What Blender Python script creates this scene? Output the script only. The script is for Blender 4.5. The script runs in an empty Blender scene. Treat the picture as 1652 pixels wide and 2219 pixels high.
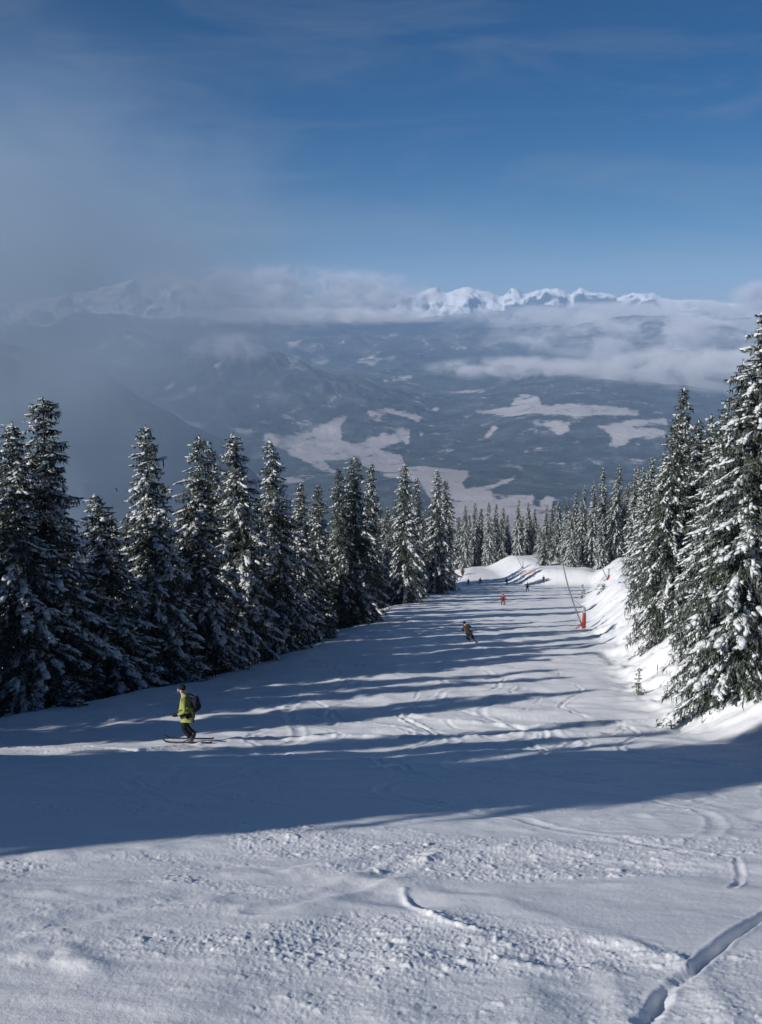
import bpy, math, random
import numpy as np
from mathutils import Vector, Matrix
R = math.radians
random.seed(7); rng = np.random.default_rng(7)
sc = bpy.context.scene
col = sc.collection

# ------------------------------------------------------------------ camera
PITCH = 11.6
F = 2159.0; CX = 826.0; CY = 1109.5           # focal length and centre of a 1652 x 2219 picture
cam_d = bpy.data.cameras.new('camera'); cam = bpy.data.objects.new('camera', cam_d); col.objects.link(cam)
cam.rotation_euler = (R(90 - PITCH), 0, 0); cam.location = (0, 0, 0)
cam_d.sensor_fit = 'VERTICAL'; cam_d.sensor_height = 36; cam_d.lens = 36 * F / 2219
cam_d.clip_start = 0.2; cam_d.clip_end = 90000
sc.camera = cam

# ------------------------------------------------------------------ sky, sun, exposure
SUN_AZ = -123.0    # degrees to the right of the view direction (+Y): behind the left shoulder
SUN_EL = 28.0
sc.view_settings.view_transform = 'Standard'; sc.view_settings.look = 'None'
sc.view_settings.gamma = 1; sc.view_settings.use_curve_mapping = False
sc.view_settings.exposure = 0.08
world = bpy.data.worlds.new('World'); sc.world = world; world.use_nodes = True
nt = world.node_tree; nt.nodes.clear()
def N(nt, t, **kw):
    n = nt.nodes.new(t)
    for k, v in kw.items(): setattr(n, k, v)
    return n
sky = N(nt, 'ShaderNodeTexSky', sky_type='NISHITA'); sky.sun_disc = False
sky.sun_elevation = R(SUN_EL); sky.sun_rotation = R(SUN_AZ)
sky.altitude = 2000; sky.air_density = 0.75; sky.dust_density = 0.0; sky.ozone_density = 4.0
bgn = N(nt, 'ShaderNodeBackground'); bgn.inputs['Strength'].default_value = 0.050
wo = N(nt, 'ShaderNodeOutputWorld')
# thin high cirrus, laid out by direction in the sky
geo = N(nt, 'ShaderNodeTexCoord')
mp = N(nt, 'ShaderNodeMapping'); mp.inputs['Scale'].default_value = (1.5, 1.5, 9.0); mp.inputs['Rotation'].default_value = (0, R(14), 0)
nz = N(nt, 'ShaderNodeTexNoise'); nz.inputs['Scale'].default_value = 2.2; nz.inputs['Detail'].default_value = 7; nz.inputs['Roughness'].default_value = .62; nz.inputs['Distortion'].default_value = .6
mr = N(nt, 'ShaderNodeMapRange'); mr.inputs['From Min'].default_value = .47; mr.inputs['From Max'].default_value = .78; mr.inputs['To Max'].default_value = .25
mx = N(nt, 'ShaderNodeMix', data_type='RGBA'); mx.inputs[7].default_value = (6.0, 6.6, 7.4, 1)
nt.links.new(geo.outputs['Generated'], mp.inputs['Vector']); nt.links.new(mp.outputs[0], nz.inputs['Vector'])
nt.links.new(nz.outputs['Fac'], mr.inputs['Value']); nt.links.new(mr.outputs[0], mx.inputs[0])
hs = N(nt, 'ShaderNodeHueSaturation'); hs.inputs['Saturation'].default_value = 1.35
nt.links.new(sky.outputs[0], hs.inputs['Color']); nt.links.new(hs.outputs[0], mx.inputs[6])
nt.links.new(mx.outputs[2], bgn.inputs['Color']); nt.links.new(bgn.outputs[0], wo.inputs['Surface'])

sun_d = bpy.data.lights.new('sun', 'SUN'); sun = bpy.data.objects.new('sun', sun_d); col.objects.link(sun)
sun_d.energy = 5.0; sun_d.angle = R(0.53); sun_d.color = (1.0, .96, .91)
sdir = Vector((math.sin(R(SUN_AZ)) * math.cos(R(SUN_EL)), math.cos(R(SUN_AZ)) * math.cos(R(SUN_EL)), math.sin(R(SUN_EL))))
sun.rotation_euler = sdir.to_track_quat('Z', 'Y').to_euler()

cy = sc.cycles
cy.use_denoising = True; cy.max_bounces = 6; cy.diffuse_bounces = 3; cy.glossy_bounces = 1
cy.volume_bounces = 1; cy.transparent_max_bounces = 8; cy.volume_max_steps = 256; cy.volume_step_rate = 1.0
cy.sample_clamp_indirect = 4.0

# ------------------------------------------------------------------ helpers
def ray(px, py):
    a = R(PITCH); x = (px - CX) / F; v = (CY - py) / F
    return np.array([x, math.cos(a) + v * math.sin(a), -math.sin(a) + v * math.cos(a)])
def at_y(px, py, Y):
    d = ray(px, py); return d * (Y / d[1])
def project(x, y, z):
    a = R(PITCH)
    dep = y * math.cos(a) - z * math.sin(a); up = y * math.sin(a) + z * math.cos(a)
    return CX + F * x / dep, CY - F * up / dep

def link(o, parent=None):
    col.objects.link(o)
    if parent is not None: o.parent = parent
    return o
def tag(o, label=None, cat=None, group=None, kind=None):
    if label: o['label'] = label
    if cat: o['category'] = cat
    if group: o['group'] = group
    if kind: o['kind'] = kind
    return o
def empty(name, loc, rz=0):
    o = bpy.data.objects.new(name, None); o.location = loc; o.rotation_euler = (0, 0, rz); o.empty_display_size = .3
    return link(o)
def mesh_np(name, V, faces, smooth=True):
    """faces: list of arrays (n,3) / (n,4)"""
    me = bpy.data.meshes.new(name)
    V = np.asarray(V, dtype=np.float32)
    faces = [np.asarray(f, dtype=np.int32) for f in faces if len(f)]
    loops = np.concatenate([f.ravel() for f in faces])
    sizes = np.concatenate([np.full(len(f), f.shape[1], dtype=np.int32) for f in faces])
    starts = np.concatenate([[0], np.cumsum(sizes)[:-1]]).astype(np.int32)
    me.vertices.add(len(V)); me.vertices.foreach_set('co', V.ravel())
    me.loops.add(len(loops)); me.loops.foreach_set('vertex_index', loops)
    me.polygons.add(len(sizes)); me.polygons.foreach_set('loop_start', starts); me.polygons.foreach_set('loop_total', sizes)
    me.polygons.foreach_set('use_smooth', np.full(len(sizes), smooth, dtype=bool))
    me.update(calc_edges=True); me.validate(verbose=False)
    return me
def obj(name, me, mat, parent=None):
    o = bpy.data.objects.new(name, me)
    if mat is not None:
        me.materials.clear(); me.materials.append(mat)
    return link(o, parent)

# ---- numpy gradient-free value noise
def _h(ix, iy, seed):
    n = (ix.astype(np.int64) * 374761393 + iy.astype(np.int64) * 668265263 + seed * 982451653) & 0xffffffff
    n = ((n ^ (n >> 13)) * 1274126177) & 0xffffffff
    n = (n ^ (n >> 16)) & 0xffffffff
    return n.astype(np.float64) / 4294967295.0
def vnoise(x, y, seed=0):
    ix = np.floor(x); iy = np.floor(y); fx = x - ix; fy = y - iy
    u = fx * fx * fx * (fx * (fx * 6 - 15) + 10); v = fy * fy * fy * (fy * (fy * 6 - 15) + 10)
    a = _h(ix, iy, seed); b = _h(ix + 1, iy, seed); c = _h(ix, iy + 1, seed); d = _h(ix + 1, iy + 1, seed)
    return (a * (1 - u) + b * u) * (1 - v) + (c * (1 - u) + d * u) * v - .5
def fbm(x, y, seed=0, octv=4, gain=.5):
    s = 0; amp = 1.0
    for i in range(octv):
        ca, sa = math.cos(i * 1.1), math.sin(i * 1.1)
        s = s + amp * vnoise((x * ca - y * sa) * 2 ** i + 17.3 * i, (x * sa + y * ca) * 2 ** i - 9.1 * i, seed + i * 7)
        amp *= gain
    return s
def ridged(x, y, seed=0, octv=5, gain=.5):
    s = 0; amp = 1.0
    for i in range(octv):
        ca, sa = math.cos(i * .9), math.sin(i * .9)
        n = vnoise((x * ca - y * sa) * 2 ** i + 5.3 * i, (x * sa + y * ca) * 2 ** i + 3.1 * i, seed + i * 5)
        s = s + amp * (1 - 4 * np.abs(n)); amp *= gain
    return s
def cells(x, y, seed=0):
    """distance to the nearest random point and that point's random value"""
    ix = np.floor(x); iy = np.floor(y); best = np.full(x.shape, 9.0); val = np.zeros(x.shape)
    for dx in (-1, 0, 1):
        for dy in (-1, 0, 1):
            jx = ix + dx; jy = iy + dy
            qx = jx + _h(jx, jy, seed); qy = jy + _h(jx, jy, seed + 3)
            d = (x - qx) ** 2 + (y - qy) ** 2; k = d < best
            best = np.where(k, d, best); val = np.where(k, _h(jx, jy, seed + 5), val)
    return np.sqrt(best), val
def sstep(a, b, x):
    t = np.clip((x - a) / (b - a), 0, 1); return t * t * (3 - 2 * t)

# ------------------------------------------------------------------ the lie of the land
_py = np.array([-60, 0, 10, 20, 29, 45, 75, 122, 171, 220, 240, 262, 300, 320, 360, 450, 600, 800])
_pd = np.array([-22.3, 1.7, 5.72, 9.78, 13.3, 17.6, 25.3, 37.4, 50.0, 62.6, 67.6, 71.6, 78.6, 84, 103, 160, 260, 380])
_ty = np.arange(-60, 800, 1.0); _tz = np.interp(_ty, _py, _pd)
_k = np.hanning(13); _k /= _k.sum(); _tz = np.convolve(np.pad(_tz, 6, mode='reflect', reflect_type='odd'), _k, 'valid')
def drop(y): return np.interp(y, _ty, _tz)
def xL(y): return np.interp(y, [-50, 0, 20, 35, 45, 60, 73, 100, 132, 180, 220, 260, 320], [-19, -17, -16.5, -14.6, -10.4, -6.6, -4.4, -1.3, 1.8, 8.5, 15.5, 22, 30])
def xR(y): return np.interp(y, [0, 30, 44, 65, 90, 130, 171, 230, 300], [12, 9.6, 11.4, 15, 18.9, 27, 36.5, 50, 70])
def bankH(y): return np.interp(y, [23, 31, 45, 60, 90, 130, 180, 240, 300], [0, 1.5, 2.0, 2.3, 2.8, 4.2, 5.6, 6.0, 4.0])
def ground0(x, y):
    z = -drop(y)
    t = xL(y) - x                                   # left shoulder falls away
    tt = np.maximum(t + 2.0, 0)
    z = z - .42 * (np.sqrt(tt * tt + 9) - 3) * sstep(-10, 20, y)
    t = x - xR(y); H = bankH(y); w = 2.4 + .8 * H   # bank on the right
    s = sstep(0, 1, t / w)
    z = z + H * s + .05 * np.clip(t - w, 0, 14) * sstep(28, 40, y) - .22 * np.maximum(t - w - 16, 0) * sstep(20, 50, y)
    z = z + 3.6 * sstep(0, 1, (y - (227 - .25 * (x - 45))) / 13) * sstep(31, 41, x - .0 * y) * (1 - .9 * sstep(-3, 8, t))
    # mound of pushed snow closing the piste
    z = z + .6 * np.exp(-((x - 46) / 13) ** 2 - ((y - 262) / 16) ** 2) + .8 * np.exp(-((x - 24) / 9) ** 2 - ((y - 268) / 14) ** 2)
    return z

def on_ground(px, py):
    d = ray(px, py); lo, hi = 1.0, 400.0
    ts = np.concatenate([np.arange(2, 60, .05), np.arange(60, 420, .25)])
    P = d[None, :] * ts[:, None]; g = ground0(P[:, 0], P[:, 1]); k = np.argmax(P[:, 2] < g)
    return P[k]

# grooves and ridges that skis left in the near snow: (picture polyline -> ground polyline), width, depth, berm
TR = []
def track(pts, w, depth, berm):
    TR.append((np.array([on_ground(*p)[:2] for p in pts]), w, depth, berm))
track([(-60, 2040), (200, 1985), (430, 1940), (640, 1905), (830, 1868), (905, 1850)], .16, .03, .03)
track([(560, 1975), (720, 1935), (830, 1900), (900, 1858)], .10, .02, .02)
track([(872, 1925), (900, 1965), (960, 2000), (1045, 2022)], .035, -.03, .0)
track([(1400, 2219), (1440, 2150), (1520, 2085), (1600, 2020), (1652, 1985), (1720, 1940)], .038, .10, .015)
track([(1560, 1850), (1600, 1852), (1608, 1885), (1590, 1920)], .03, .02, .01)
track([(70, 2075), (130, 2060), (210, 2105)], .12, -.05, .0)
track([(-40, 1905), (350, 1870), (800, 1835), (1250, 1795), (1700, 1775)], .5, .03, .05)
track([(850, 1880), (1100, 1862), (1400, 1868), (1652, 1900)], .35, .03, .02)
track([(600, 2219), (700, 2060), (850, 1960), (1100, 1900), (1400, 1880)], .3, .025, .02)
track([(560, 1945), (760, 1925), (1000, 1965), (1240, 2060), (1330, 2219)], .22, .02, .02)
track([(1180, 2075), (1300, 2060), (1420, 2110), (1470, 2219)], .15, .03, .03)
track([(-20, 1618), (120, 1622), (300, 1628), (420, 1612)], .12, .05, .05)
track([(420, 1612), (560, 1600), (760, 1598), (980, 1602), (1300, 1590)], .25, -.10, .0)
track([(880, 1545), (980, 1560), (1150, 1572), (1350, 1565), (1500, 1545)], .3, -.08, .0)
for k in range(16):                # long swinging ski tracks down the piste
    x0 = random.uniform(-7, 8); ph = random.uniform(0, 6.28); am = random.uniform(.6, 2.4); wl = random.uniform(9, 20); yy = np.arange(random.uniform(5, 20), random.uniform(30, 75), 1.2)
    TR.append((np.stack([x0 + .05 * yy + am * np.sin(yy / wl * 6.28 + ph), yy], 1), random.uniform(.07, .15), random.uniform(.012, .03), random.uniform(.015, .04)))
def seg_dist(x, y, P):
    best = np.full(x.shape, 1e9)
    for (ax, ay), (bx, by) in zip(P[:-1], P[1:]):
        vx, vy = bx - ax, by - ay; L = vx * vx + vy * vy + 1e-9
        t = np.clip(((x - ax) * vx + (y - ay) * vy) / L, 0, 1)
        best = np.minimum(best, np.hypot(x - ax - t * vx, y - ay - t * vy))
    return best
def detail(x, y):
    r = np.hypot(x, y)
    inp = sstep(-3, 1.5, x - xL(y)) * (1 - sstep(-1, 2, x - xR(y)) * sstep(26, 34, y))
    z = .11 * fbm(x / 9, y / 9, 3, 3) + .14 * fbm(x / 2.6 + 3, y / 2.0, 11, 3) * sstep(12, 26, r)
    z = z + .045 * fbm(x / 1.3, y / .8, 12, 2) * sstep(18, 30, r)
    # bank: lumpy
    bk = sstep(-1.5, 1.5, x - xR(y)) * sstep(27, 34, y)
    z = z + bk * ((.62 + .35 * (1 - sstep(50, 70, y))) * fbm(x / 2.4, y / 2.4, 21, 4) + .42 * np.abs(fbm(x / .8, y / .8, 22, 3)) * sstep(-.2, .3, fbm(x / 4, y / 4, 23, 2)))
    z = z + (1 - inp) * (1 - bk) * .5 * fbm(x / 2.5, y / 2.5, 31, 4)
    # loose crumbs of snow where skis have scraped: patchy
    near = 1 - sstep(30, 60, r)
    patch = sstep(-.12, .30, fbm(x / 1.9 + .15 * y, y / 1.2, 41, 3) + .08)
    smoothp = sstep(-.08, .22, fbm(x / 2.8 + 8, y / 1.7, 47, 2))
    patch = patch * (1 - .85 * smoothp)
    cr = np.zeros_like(x)
    for s, a, thr in ((.11, .014, .93), (.06, .009, .80), (.036, .0055, .5), (.022, .0045, .25)):
        qx = x / s + .7 * fbm(x / s * .9, y / s * .9, 57, 1); qy = y / s * .8
        d, v = cells(qx, qy, int(s * 1000))
        rad = .22 + .34 * v
        cr = cr + np.where(v > thr, a * (v - thr) / (1 - thr) * 1.6 * np.sqrt(np.clip(1 - (d / rad) ** 2, 0, 1)), 0)
    z = z + near * (.12 + .88 * patch) * cr
    z = z + near * .006 * fbm(x / .12, y / .1, 61, 3) * (.4 + .6 * patch) + near * .016 * fbm(x / .7, y / .5, 63, 3)
    # comb marks, gently curved, of the groomer and of skis
    cur = (x * .35 + y * .95 + .5 * fbm(x / 4, y / 4, 71, 2)) / .09
    z = z + near * smoothp * .0016 * np.sin(cur * 2)
    for P, w, dep, berm in TR:
        m = (x > P[:, 0].min() - 4 * w) & (x < P[:, 0].max() + 4 * w) & (y > P[:, 1].min() - 4 * w) & (y < P[:, 1].max() + 4 * w)
        if not m.any(): continue
        xm, ym = x[m], y[m]
        d = seg_dist(xm + .05 * fbm(xm / .3, ym / .3, 77, 2), ym, P)
        q = 1 + .8 * fbm(xm / .35, ym / .35, 81, 2)
        kf = .35 + .65 * sstep(12, 30, ym) if len(P) > 9 else 1.0
        dep_ = dep * kf * (.6 if ym.mean() < 16 else 1); berm_ = berm * .55 * kf
        z[m] += -dep_ * q * np.exp(-(d / w) ** 2) + berm_ * np.maximum(q, .2) * np.exp(-((d - 1.7 * w) / (.6 * w)) ** 2)
    return z
def ground(x, y):
    x = np.atleast_1d(np.asarray(x, float)); y = np.atleast_1d(np.asarray(y, float))
    return ground0(x, y) + detail(x.copy(), y.copy())
def gz(x, y): return float(ground(x, y)[0])

# ------------------------------------------------------------------ materials
def mat_new(name):
    m = bpy.data.materials.new(name); m.use_nodes = True; t = m.node_tree; t.nodes.clear()
    o = N(t, 'ShaderNodeOutputMaterial'); b = N(t, 'ShaderNodeBsdfPrincipled'); t.links.new(b.outputs[0], o.inputs['Surface'])
    return m, t, b, o
def noise_node(t, scale, detail=4, rough=.55, vec=None, dist=0):
    n = N(t, 'ShaderNodeTexNoise'); n.inputs['Scale'].default_value = scale; n.inputs['Detail'].default_value = detail
    n.inputs['Roughness'].default_value = rough; n.inputs['Distortion'].default_value = dist
    if vec is not None: t.links.new(vec, n.inputs['Vector'])
    return n
def ramp(t, fac, stops):
    r = N(t, 'ShaderNodeValToRGB'); e = r.color_ramp.elements
    while len(e) > 1: e.remove(e[0])
    e[0].position, e[0].color = stops[0][0], (*stops[0][1], 1)
    for p, c in stops[1:]:
        q = e.new(p); q.color = (*c, 1)
    t.links.new(fac, r.inputs[0]); return r
def snow_mat():
    m, t, b, o = mat_new('snow')
    g = N(t, 'ShaderNodeNewGeometry')
    n1 = noise_node(t, .35, 5, .6, g.outputs['Position']); n2 = noise_node(t, 22, 6, .7, g.outputs['Position'])
    r = ramp(t, n1.outputs['Fac'], [(.3, (.82, .84, .87)), (.7, (.90, .905, .915))])
    t.links.new(r.outputs[0], b.inputs['Base Color'])
    b.inputs['Roughness'].default_value = .55; b.inputs['Specular IOR Level'].default_value = .35
    n3 = noise_node(t, 110, 3, .6, g.outputs['Position'])
    a = N(t, 'ShaderNodeMath', operation='MULTIPLY_ADD'); a.inputs[1].default_value = .35
    t.links.new(n3.outputs['Fac'], a.inputs[0]); t.links.new(n2.outputs['Fac'], a.inputs[2])
    bp = N(t, 'ShaderNodeBump'); bp.inputs['Strength'].default_value = .5; bp.inputs['Distance'].default_value = .012
    t.links.new(a.outputs[0], bp.inputs['Height']); t.links.new(bp.outputs[0], b.inputs['Normal'])
    return m
def tree_snow_mat():
    m, t, b, o = mat_new('snow_on_branches')
    g = N(t, 'ShaderNodeNewGeometry')
    n = noise_node(t, 9, 6, .72, g.outputs['Position'])
    r = ramp(t, n.outputs['Fac'], [(.38, (.07, .09, .065)), (.45, (.50, .53, .54)), (.62, (.82, .84, .86))])
    t.links.new(r.outputs[0], b.inputs['Base Color']); b.inputs['Roughness'].default_value = .7
    n2 = noise_node(t, 18, 4, .6, g.outputs['Position'])
    bp = N(t, 'ShaderNodeBump'); bp.inputs['Strength'].default_value = .6; bp.inputs['Distance'].default_value = .06
    t.links.new(n2.outputs['Fac'], bp.inputs['Height']); t.links.new(bp.outputs[0], b.inputs['Normal'])
    return m
def foliage_mat():
    m, t, b, o = mat_new('spruce_needles')
    g = N(t, 'ShaderNodeNewGeometry'); oi = N(t, 'ShaderNodeObjectInfo')
    n = noise_node(t, 2.2, 4, .65, g.outputs['Position'])
    r = ramp(t, n.outputs['Fac'], [(.25, (.014, .022, .012)), (.55, (.030, .043, .022)), (.8, (.060, .072, .040))])
    # rime that dusts the needles here and there
    n2 = noise_node(t, 5.5, 5, .7, g.outputs['Position'])
    mr = N(t, 'ShaderNodeMapRange'); mr.inputs['From Min'].default_value = .46; mr.inputs['From Max'].default_value = .64; mr.inputs['To Max'].default_value = .72
    t.links.new(n2.outputs['Fac'], mr.inputs['Value'])
    mx = N(t, 'ShaderNodeMix', data_type='RGBA'); mx.inputs[7].default_value = (.30, .33, .34, 1)
    t.links.new(mr.outputs[0], mx.inputs[0]); t.links.new(r.outputs[0], mx.inputs[6]); t.links.new(mx.outputs[2], b.inputs['Base Color'])
    b.inputs['Roughness'].default_value = .75; b.inputs['Specular IOR Level'].default_value = .2
    return m
def plain(name, c, rough=.6, spec=.4, metal=0, var=.25, scale=8, bump=0):
    m, t, b, o = mat_new(name)
    tc = N(t, 'ShaderNodeTexCoord'); n = noise_node(t, scale, 4, .6, tc.outputs['Object'])
    lo = tuple(v * (1 - var) for v in c); hi = tuple(min(1, v * (1 + var)) for v in c)
    r = ramp(t, n.outputs['Fac'], [(.3, lo), (.7, hi)]); t.links.new(r.outputs[0], b.inputs['Base Color'])
    b.inputs['Roughness'].default_value = rough; b.inputs['Specular IOR Level'].default_value = spec; b.inputs['Metallic'].default_value = metal
    if bump:
        bp = N(t, 'ShaderNodeBump'); bp.inputs['Strength'].default_value = bump; bp.inputs['Distance'].default_value = .03
        t.links.new(n.outputs['Fac'], bp.inputs['Height']); t.links.new(bp.outputs[0], b.inputs['Normal'])
    return m
M = dict(snow=snow_mat(), tsnow=tree_snow_mat(), needles=foliage_mat(),
         bark=plain('bark', (.055, .042, .034), .9, .1, 0, .5, 6, .6),
         skin=plain('skin', (.50, .32, .24), .5, .4, 0, .05),
         black=plain('black_fabric', (.012, .012, .015), .8, .2, 0, .4, 14, .5),
         green=plain('yellow_green_fabric', (.27, .30, .085), .7, .3, 0, .35, 5, .6),
         red=plain('red_fabric', (.18, .025, .025), .7, .3, 0, .3, 6, .5),
         brown=plain('brown_fabric', (.045, .026, .018), .8, .2, 0, .3, 6, .5),
         navy=plain('navy_fabric', (.02, .03, .07), .8, .2, 0, .3, 6, .5),
         grey=plain('grey_fabric', (.10, .11, .12), .8, .2, 0, .3, 6, .5),
         white=plain('white_plastic', (.75, .75, .74), .4, .5, 0, .05),
         lens=plain('goggle_lens', (.30, .31, .33), .15, .8, 0, .1),
         boot=plain('boot_plastic', (.03, .03, .035), .4, .5, 0, .2),
         ski=plain('ski_top', (.035, .02, .02), .45, .5, 0, .5, 3),
         metal=plain('galvanised_pipe', (.24, .24, .25), .5, .5, .3, .2, 4),
         pad=plain('red_foam_padding', (.26, .03, .022), .75, .3, 0, .3, 3, .5),
         net=plain('orange_net', (.30, .07, .04), .7, .3, 0, .2),
         twig=plain('bare_twig', (.10, .055, .04), .9, .1, 0, .3))

# ------------------------------------------------------------------ snow ground (a fan round the camera, fine where it is near)
def fan(name, az, rad, mat, zf, keep=None):
    A, Q = np.meshgrid(az, rad); X = Q * np.sin(A); Y = Q * np.cos(A)
    Z = zf(X.ravel(), Y.ravel())
    V = np.stack([X.ravel(), Y.ravel(), Z], 1)
    nr, na = A.shape; i = np.arange(nr - 1)[:, None] * na + np.arange(na - 1)[None, :]
    f = np.stack([i, i + 1, i + 1 + na, i + na], -1).reshape(-1, 4)
    return V, f
azs = np.concatenate([np.linspace(-180, -60, 25)[:-1], np.linspace(-60, -24, 50)[:-1], np.linspace(-24, 24, 640), np.linspace(24, 60, 50)[1:], np.linspace(60, 180, 25)[1:]])
azs = np.radians(azs)
rr = [.05, 1.2, 2.2, 3.0]
while rr[-1] < 560:
    q = rr[-1]; rr.append(q + max(.010, .0038 * q if q < 25 else .0052 * q if q < 60 else .0075 * q))
V, f = fan('snow', azs, np.array(rr), None, lambda x, y: ground0(x, y) + detail(x.copy(), y.copy()))
snow = obj('snow_slope', mesh_np('snow_slope', V, [f]), M['snow']); tag(snow, kind='structure')
print('snow verts', len(V))

# ------------------------------------------------------------------ spruces
def spruce(seed, H=14.0, Rb=2.4, dens=1.0, snowy=1.0, shape=.85, low=.3):
    g = np.random.default_rng(seed)
    fv, ff, sv, sf = [], [], [], []; nf = 0; ns = 0
    def strips(P0, P1, P2, W):         # bent narrow sprays: two quads-> one quad + one triangle
        nonlocal nf
        n = len(P0); side = np.cross(P1 - P0, g.normal(0, 1, (n, 3)) * .5 + np.array([0, 0, .9]))
        side /= np.linalg.norm(side, axis=1)[:, None] + 1e-9; side *= W[:, None]
        A = np.stack([P0 - side * .6, P0 + side * .6, P1 + side, P1 - side, P2], 1).reshape(-1, 3)
        b = nf + np.arange(n) * 5
        fv.append(A); ff.append(('q', np.stack([b, b + 1, b + 2, b + 3], 1))); ff.append(('t', np.stack([b + 3, b + 2, b + 4], 1))); nf += 5 * n
    # unit blob for snow lumps
    ph = (1 + 5 ** .5) / 2
    ico = np.array([(-1, ph, 0), (1, ph, 0), (-1, -ph, 0), (1, -ph, 0), (0, -1, ph), (0, 1, ph), (0, -1, -ph), (0, 1, -ph), (ph, 0, -1), (ph, 0, 1), (-ph, 0, -1), (-ph, 0, 1)]) / math.hypot(1, ph)
    icof = np.array([(0, 11, 5), (0, 5, 1), (0, 1, 7), (0, 7, 10), (0, 10, 11), (1, 5, 9), (5, 11, 4), (11, 10, 2), (10, 7, 6), (7, 1, 8), (3, 9, 4), (3, 4, 2), (3, 2, 6), (3, 6, 8), (3, 8, 9), (4, 9, 5), (2, 4, 11), (6, 2, 10), (8, 6, 7), (9, 8, 1)])
    def blobs(C, D, L, W, T):          # centre, direction, half length, half width, half thickness
        nonlocal ns
        n = len(C); D = D / (np.linalg.norm(D, axis=1)[:, None] + 1e-9)
        S = np.cross(np.array([0, 0, 1.0]), D); S /= np.linalg.norm(S, axis=1)[:, None] + 1e-9; U = np.cross(D, S)
        k = ico[None] * (1 + g.uniform(-.22, .22, (n, 12, 1)))
        zz = np.where(k[..., 2:3] < 0, k[..., 2:3] * .45, k[..., 2:3])
        A = C[:, None] + k[..., 0:1] * D[:, None] * L[:, None, None] + k[..., 1:2] * S[:, None] * W[:, None, None] + zz * U[:, None] * T[:, None, None]
        sv.append(A.reshape(-1, 3)); b = ns + np.arange(n) * 12
        sf.append((icof[None] + b[:, None, None]).reshape(-1, 3)); ns += 12 * n
    # trunk wobble
    wob = g.normal(0, .10, 2); wob2 = g.normal(0, .08, 2)
    def axis(h):
        u = h / H; return np.array([wob[0] * math.sin(3 * u) + wob2[0] * math.sin(9 * u), wob[1] * math.sin(3.5 * u) + wob2[1] * math.sin(8 * u), 0])
    h = low; lv = 0
    lop = g.uniform(.75, 1.2, 8)       # lopsided outline
    while h < H - .25:
        u = h / H
        reach = Rb * ((1 - u) ** shape) * (1 - .35 * math.exp(-u * 9)) + .10
        nb = int(round((4.2 + 3.2 * (1 - u)) * dens))
        off = g.uniform(0, 6.28)
        for k in range(nb):
            az = off + k * 6.283 / nb + g.normal(0, .22)
            L = reach * g.uniform(.50, 1.22) * lop[int((az % 6.283) / 6.283 * 8) % 8]
            if g.random() < .06: L *= 1.25
            L = max(L, .12)
            rise = .25 * (u - .35) + g.normal(0, .05); sag = .42 + .30 * (1 - u) + g.normal(0, .07)
            dirv = np.array([math.cos(az), math.sin(az), 0]); sid = np.array([-math.sin(az), math.cos(az), 0]); swerve = g.normal(0, .12)
            base = axis(h) + np.array([0, 0, h + g.uniform(-.12, .12)])
            def spine(s):
                s = np.atleast_1d(s)[:, None]
                return base + dirv * (L * (s - .10 * s * s)) + sid * (L * swerve * s * s) + np.array([0, 0, 1.0]) * (L * (rise * s - sag * s ** 1.7 + .14 * s ** 4))
            # side sprays
            n = max(6, int(L / .060 * dens))
            s = np.repeat(g.uniform(.08, 1.0, n), 2); n2 = len(s); sd = np.tile([-1.0, 1.0], n)
            P = spine(s); fl = (.16 + .34 * L ** .8 * (1.06 - s)) * g.uniform(.5, 1.15, n2); fl = np.minimum(fl, .75)
            out = dirv[None] * g.uniform(.35, .95, n2)[:, None] + sid[None] * (sd * g.uniform(.5, 1.0, n2))[:, None]
            out /= np.linalg.norm(out, axis=1)[:, None]
            dr = g.uniform(.15, .75, n2) + .3 * (1 - u)
            P1 = P + out * (fl * .55)[:, None] + np.array([0, 0, -1.0]) * (fl * .25 * dr)[:, None]
            P2 = P + out * (fl * .92)[:, None] + np.array([0, 0, -1.0]) * (fl * .95 * dr)[:, None]
            strips(P, P1, P2, g.uniform(.014, .034, n2))
            # hanging curtains under the branch
            n = max(4, int(L / .085 * dens)); s = g.uniform(.15, 1.0, n); P = spine(s) + sid[None] * g.normal(0, .08 + .08 * L, n)[:, None]
            hl = g.uniform(.12, .42, n) * (.5 + .35 * L)
            P1 = P + g.normal(0, .05, (n, 3)) + np.array([0, 0, -1.0]) * (hl * .5)[:, None]; P2 = P1 + g.normal(0, .05, (n, 3)) + np.array([0, 0, -1.0]) * (hl * .5)[:, None]
            strips(P, P1, P2, g.uniform(.016, .040, n))
            # tip
            P = spine(np.full(3, .93)); P2 = spine(np.full(3, 1.0)) + dirv * .12 + g.normal(0, .05, (3, 3)); strips(P, (P + P2) / 2, P2, np.full(3, .03))
            # snow load along the branch, broken into cushions
            load = snowy * (.35 + 1.1 * max(0, math.sin(az * 2 + h * 1.3 + seed) * .5 + .5 + g.normal(0, .25)))
            if g.random() < load and L > .1:
                m = max(2, int(L / .21)); s = np.linspace(.18, .99, m) + g.normal(0, .03, m); keep = g.random(m) < (.80 if s is not None else 1) * min(1, snowy)
                s = s[keep]
                if len(s):
                    P = spine(s); D = spine(s + .03) - P
                    wd = np.minimum((.035 + .050 * L ** .7) * g.uniform(.35, 1.8, len(s)) * (1.05 - .25 * s), .15)
                    T = wd * g.uniform(.45, .85, len(s))
                    blobs(P + np.array([0, 0, .02]) + np.array([0, 0, 1.0]) * (T * .35)[:, None] + sid * g.normal(0, .055, len(s))[:, None] + np.array([0, 0, 1.0]) * g.normal(-.01, .03, len(s))[:, None], D, np.full(len(s), .15 + .07 * L) * g.uniform(.5, 1.3, len(s)), wd, T)
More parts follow.
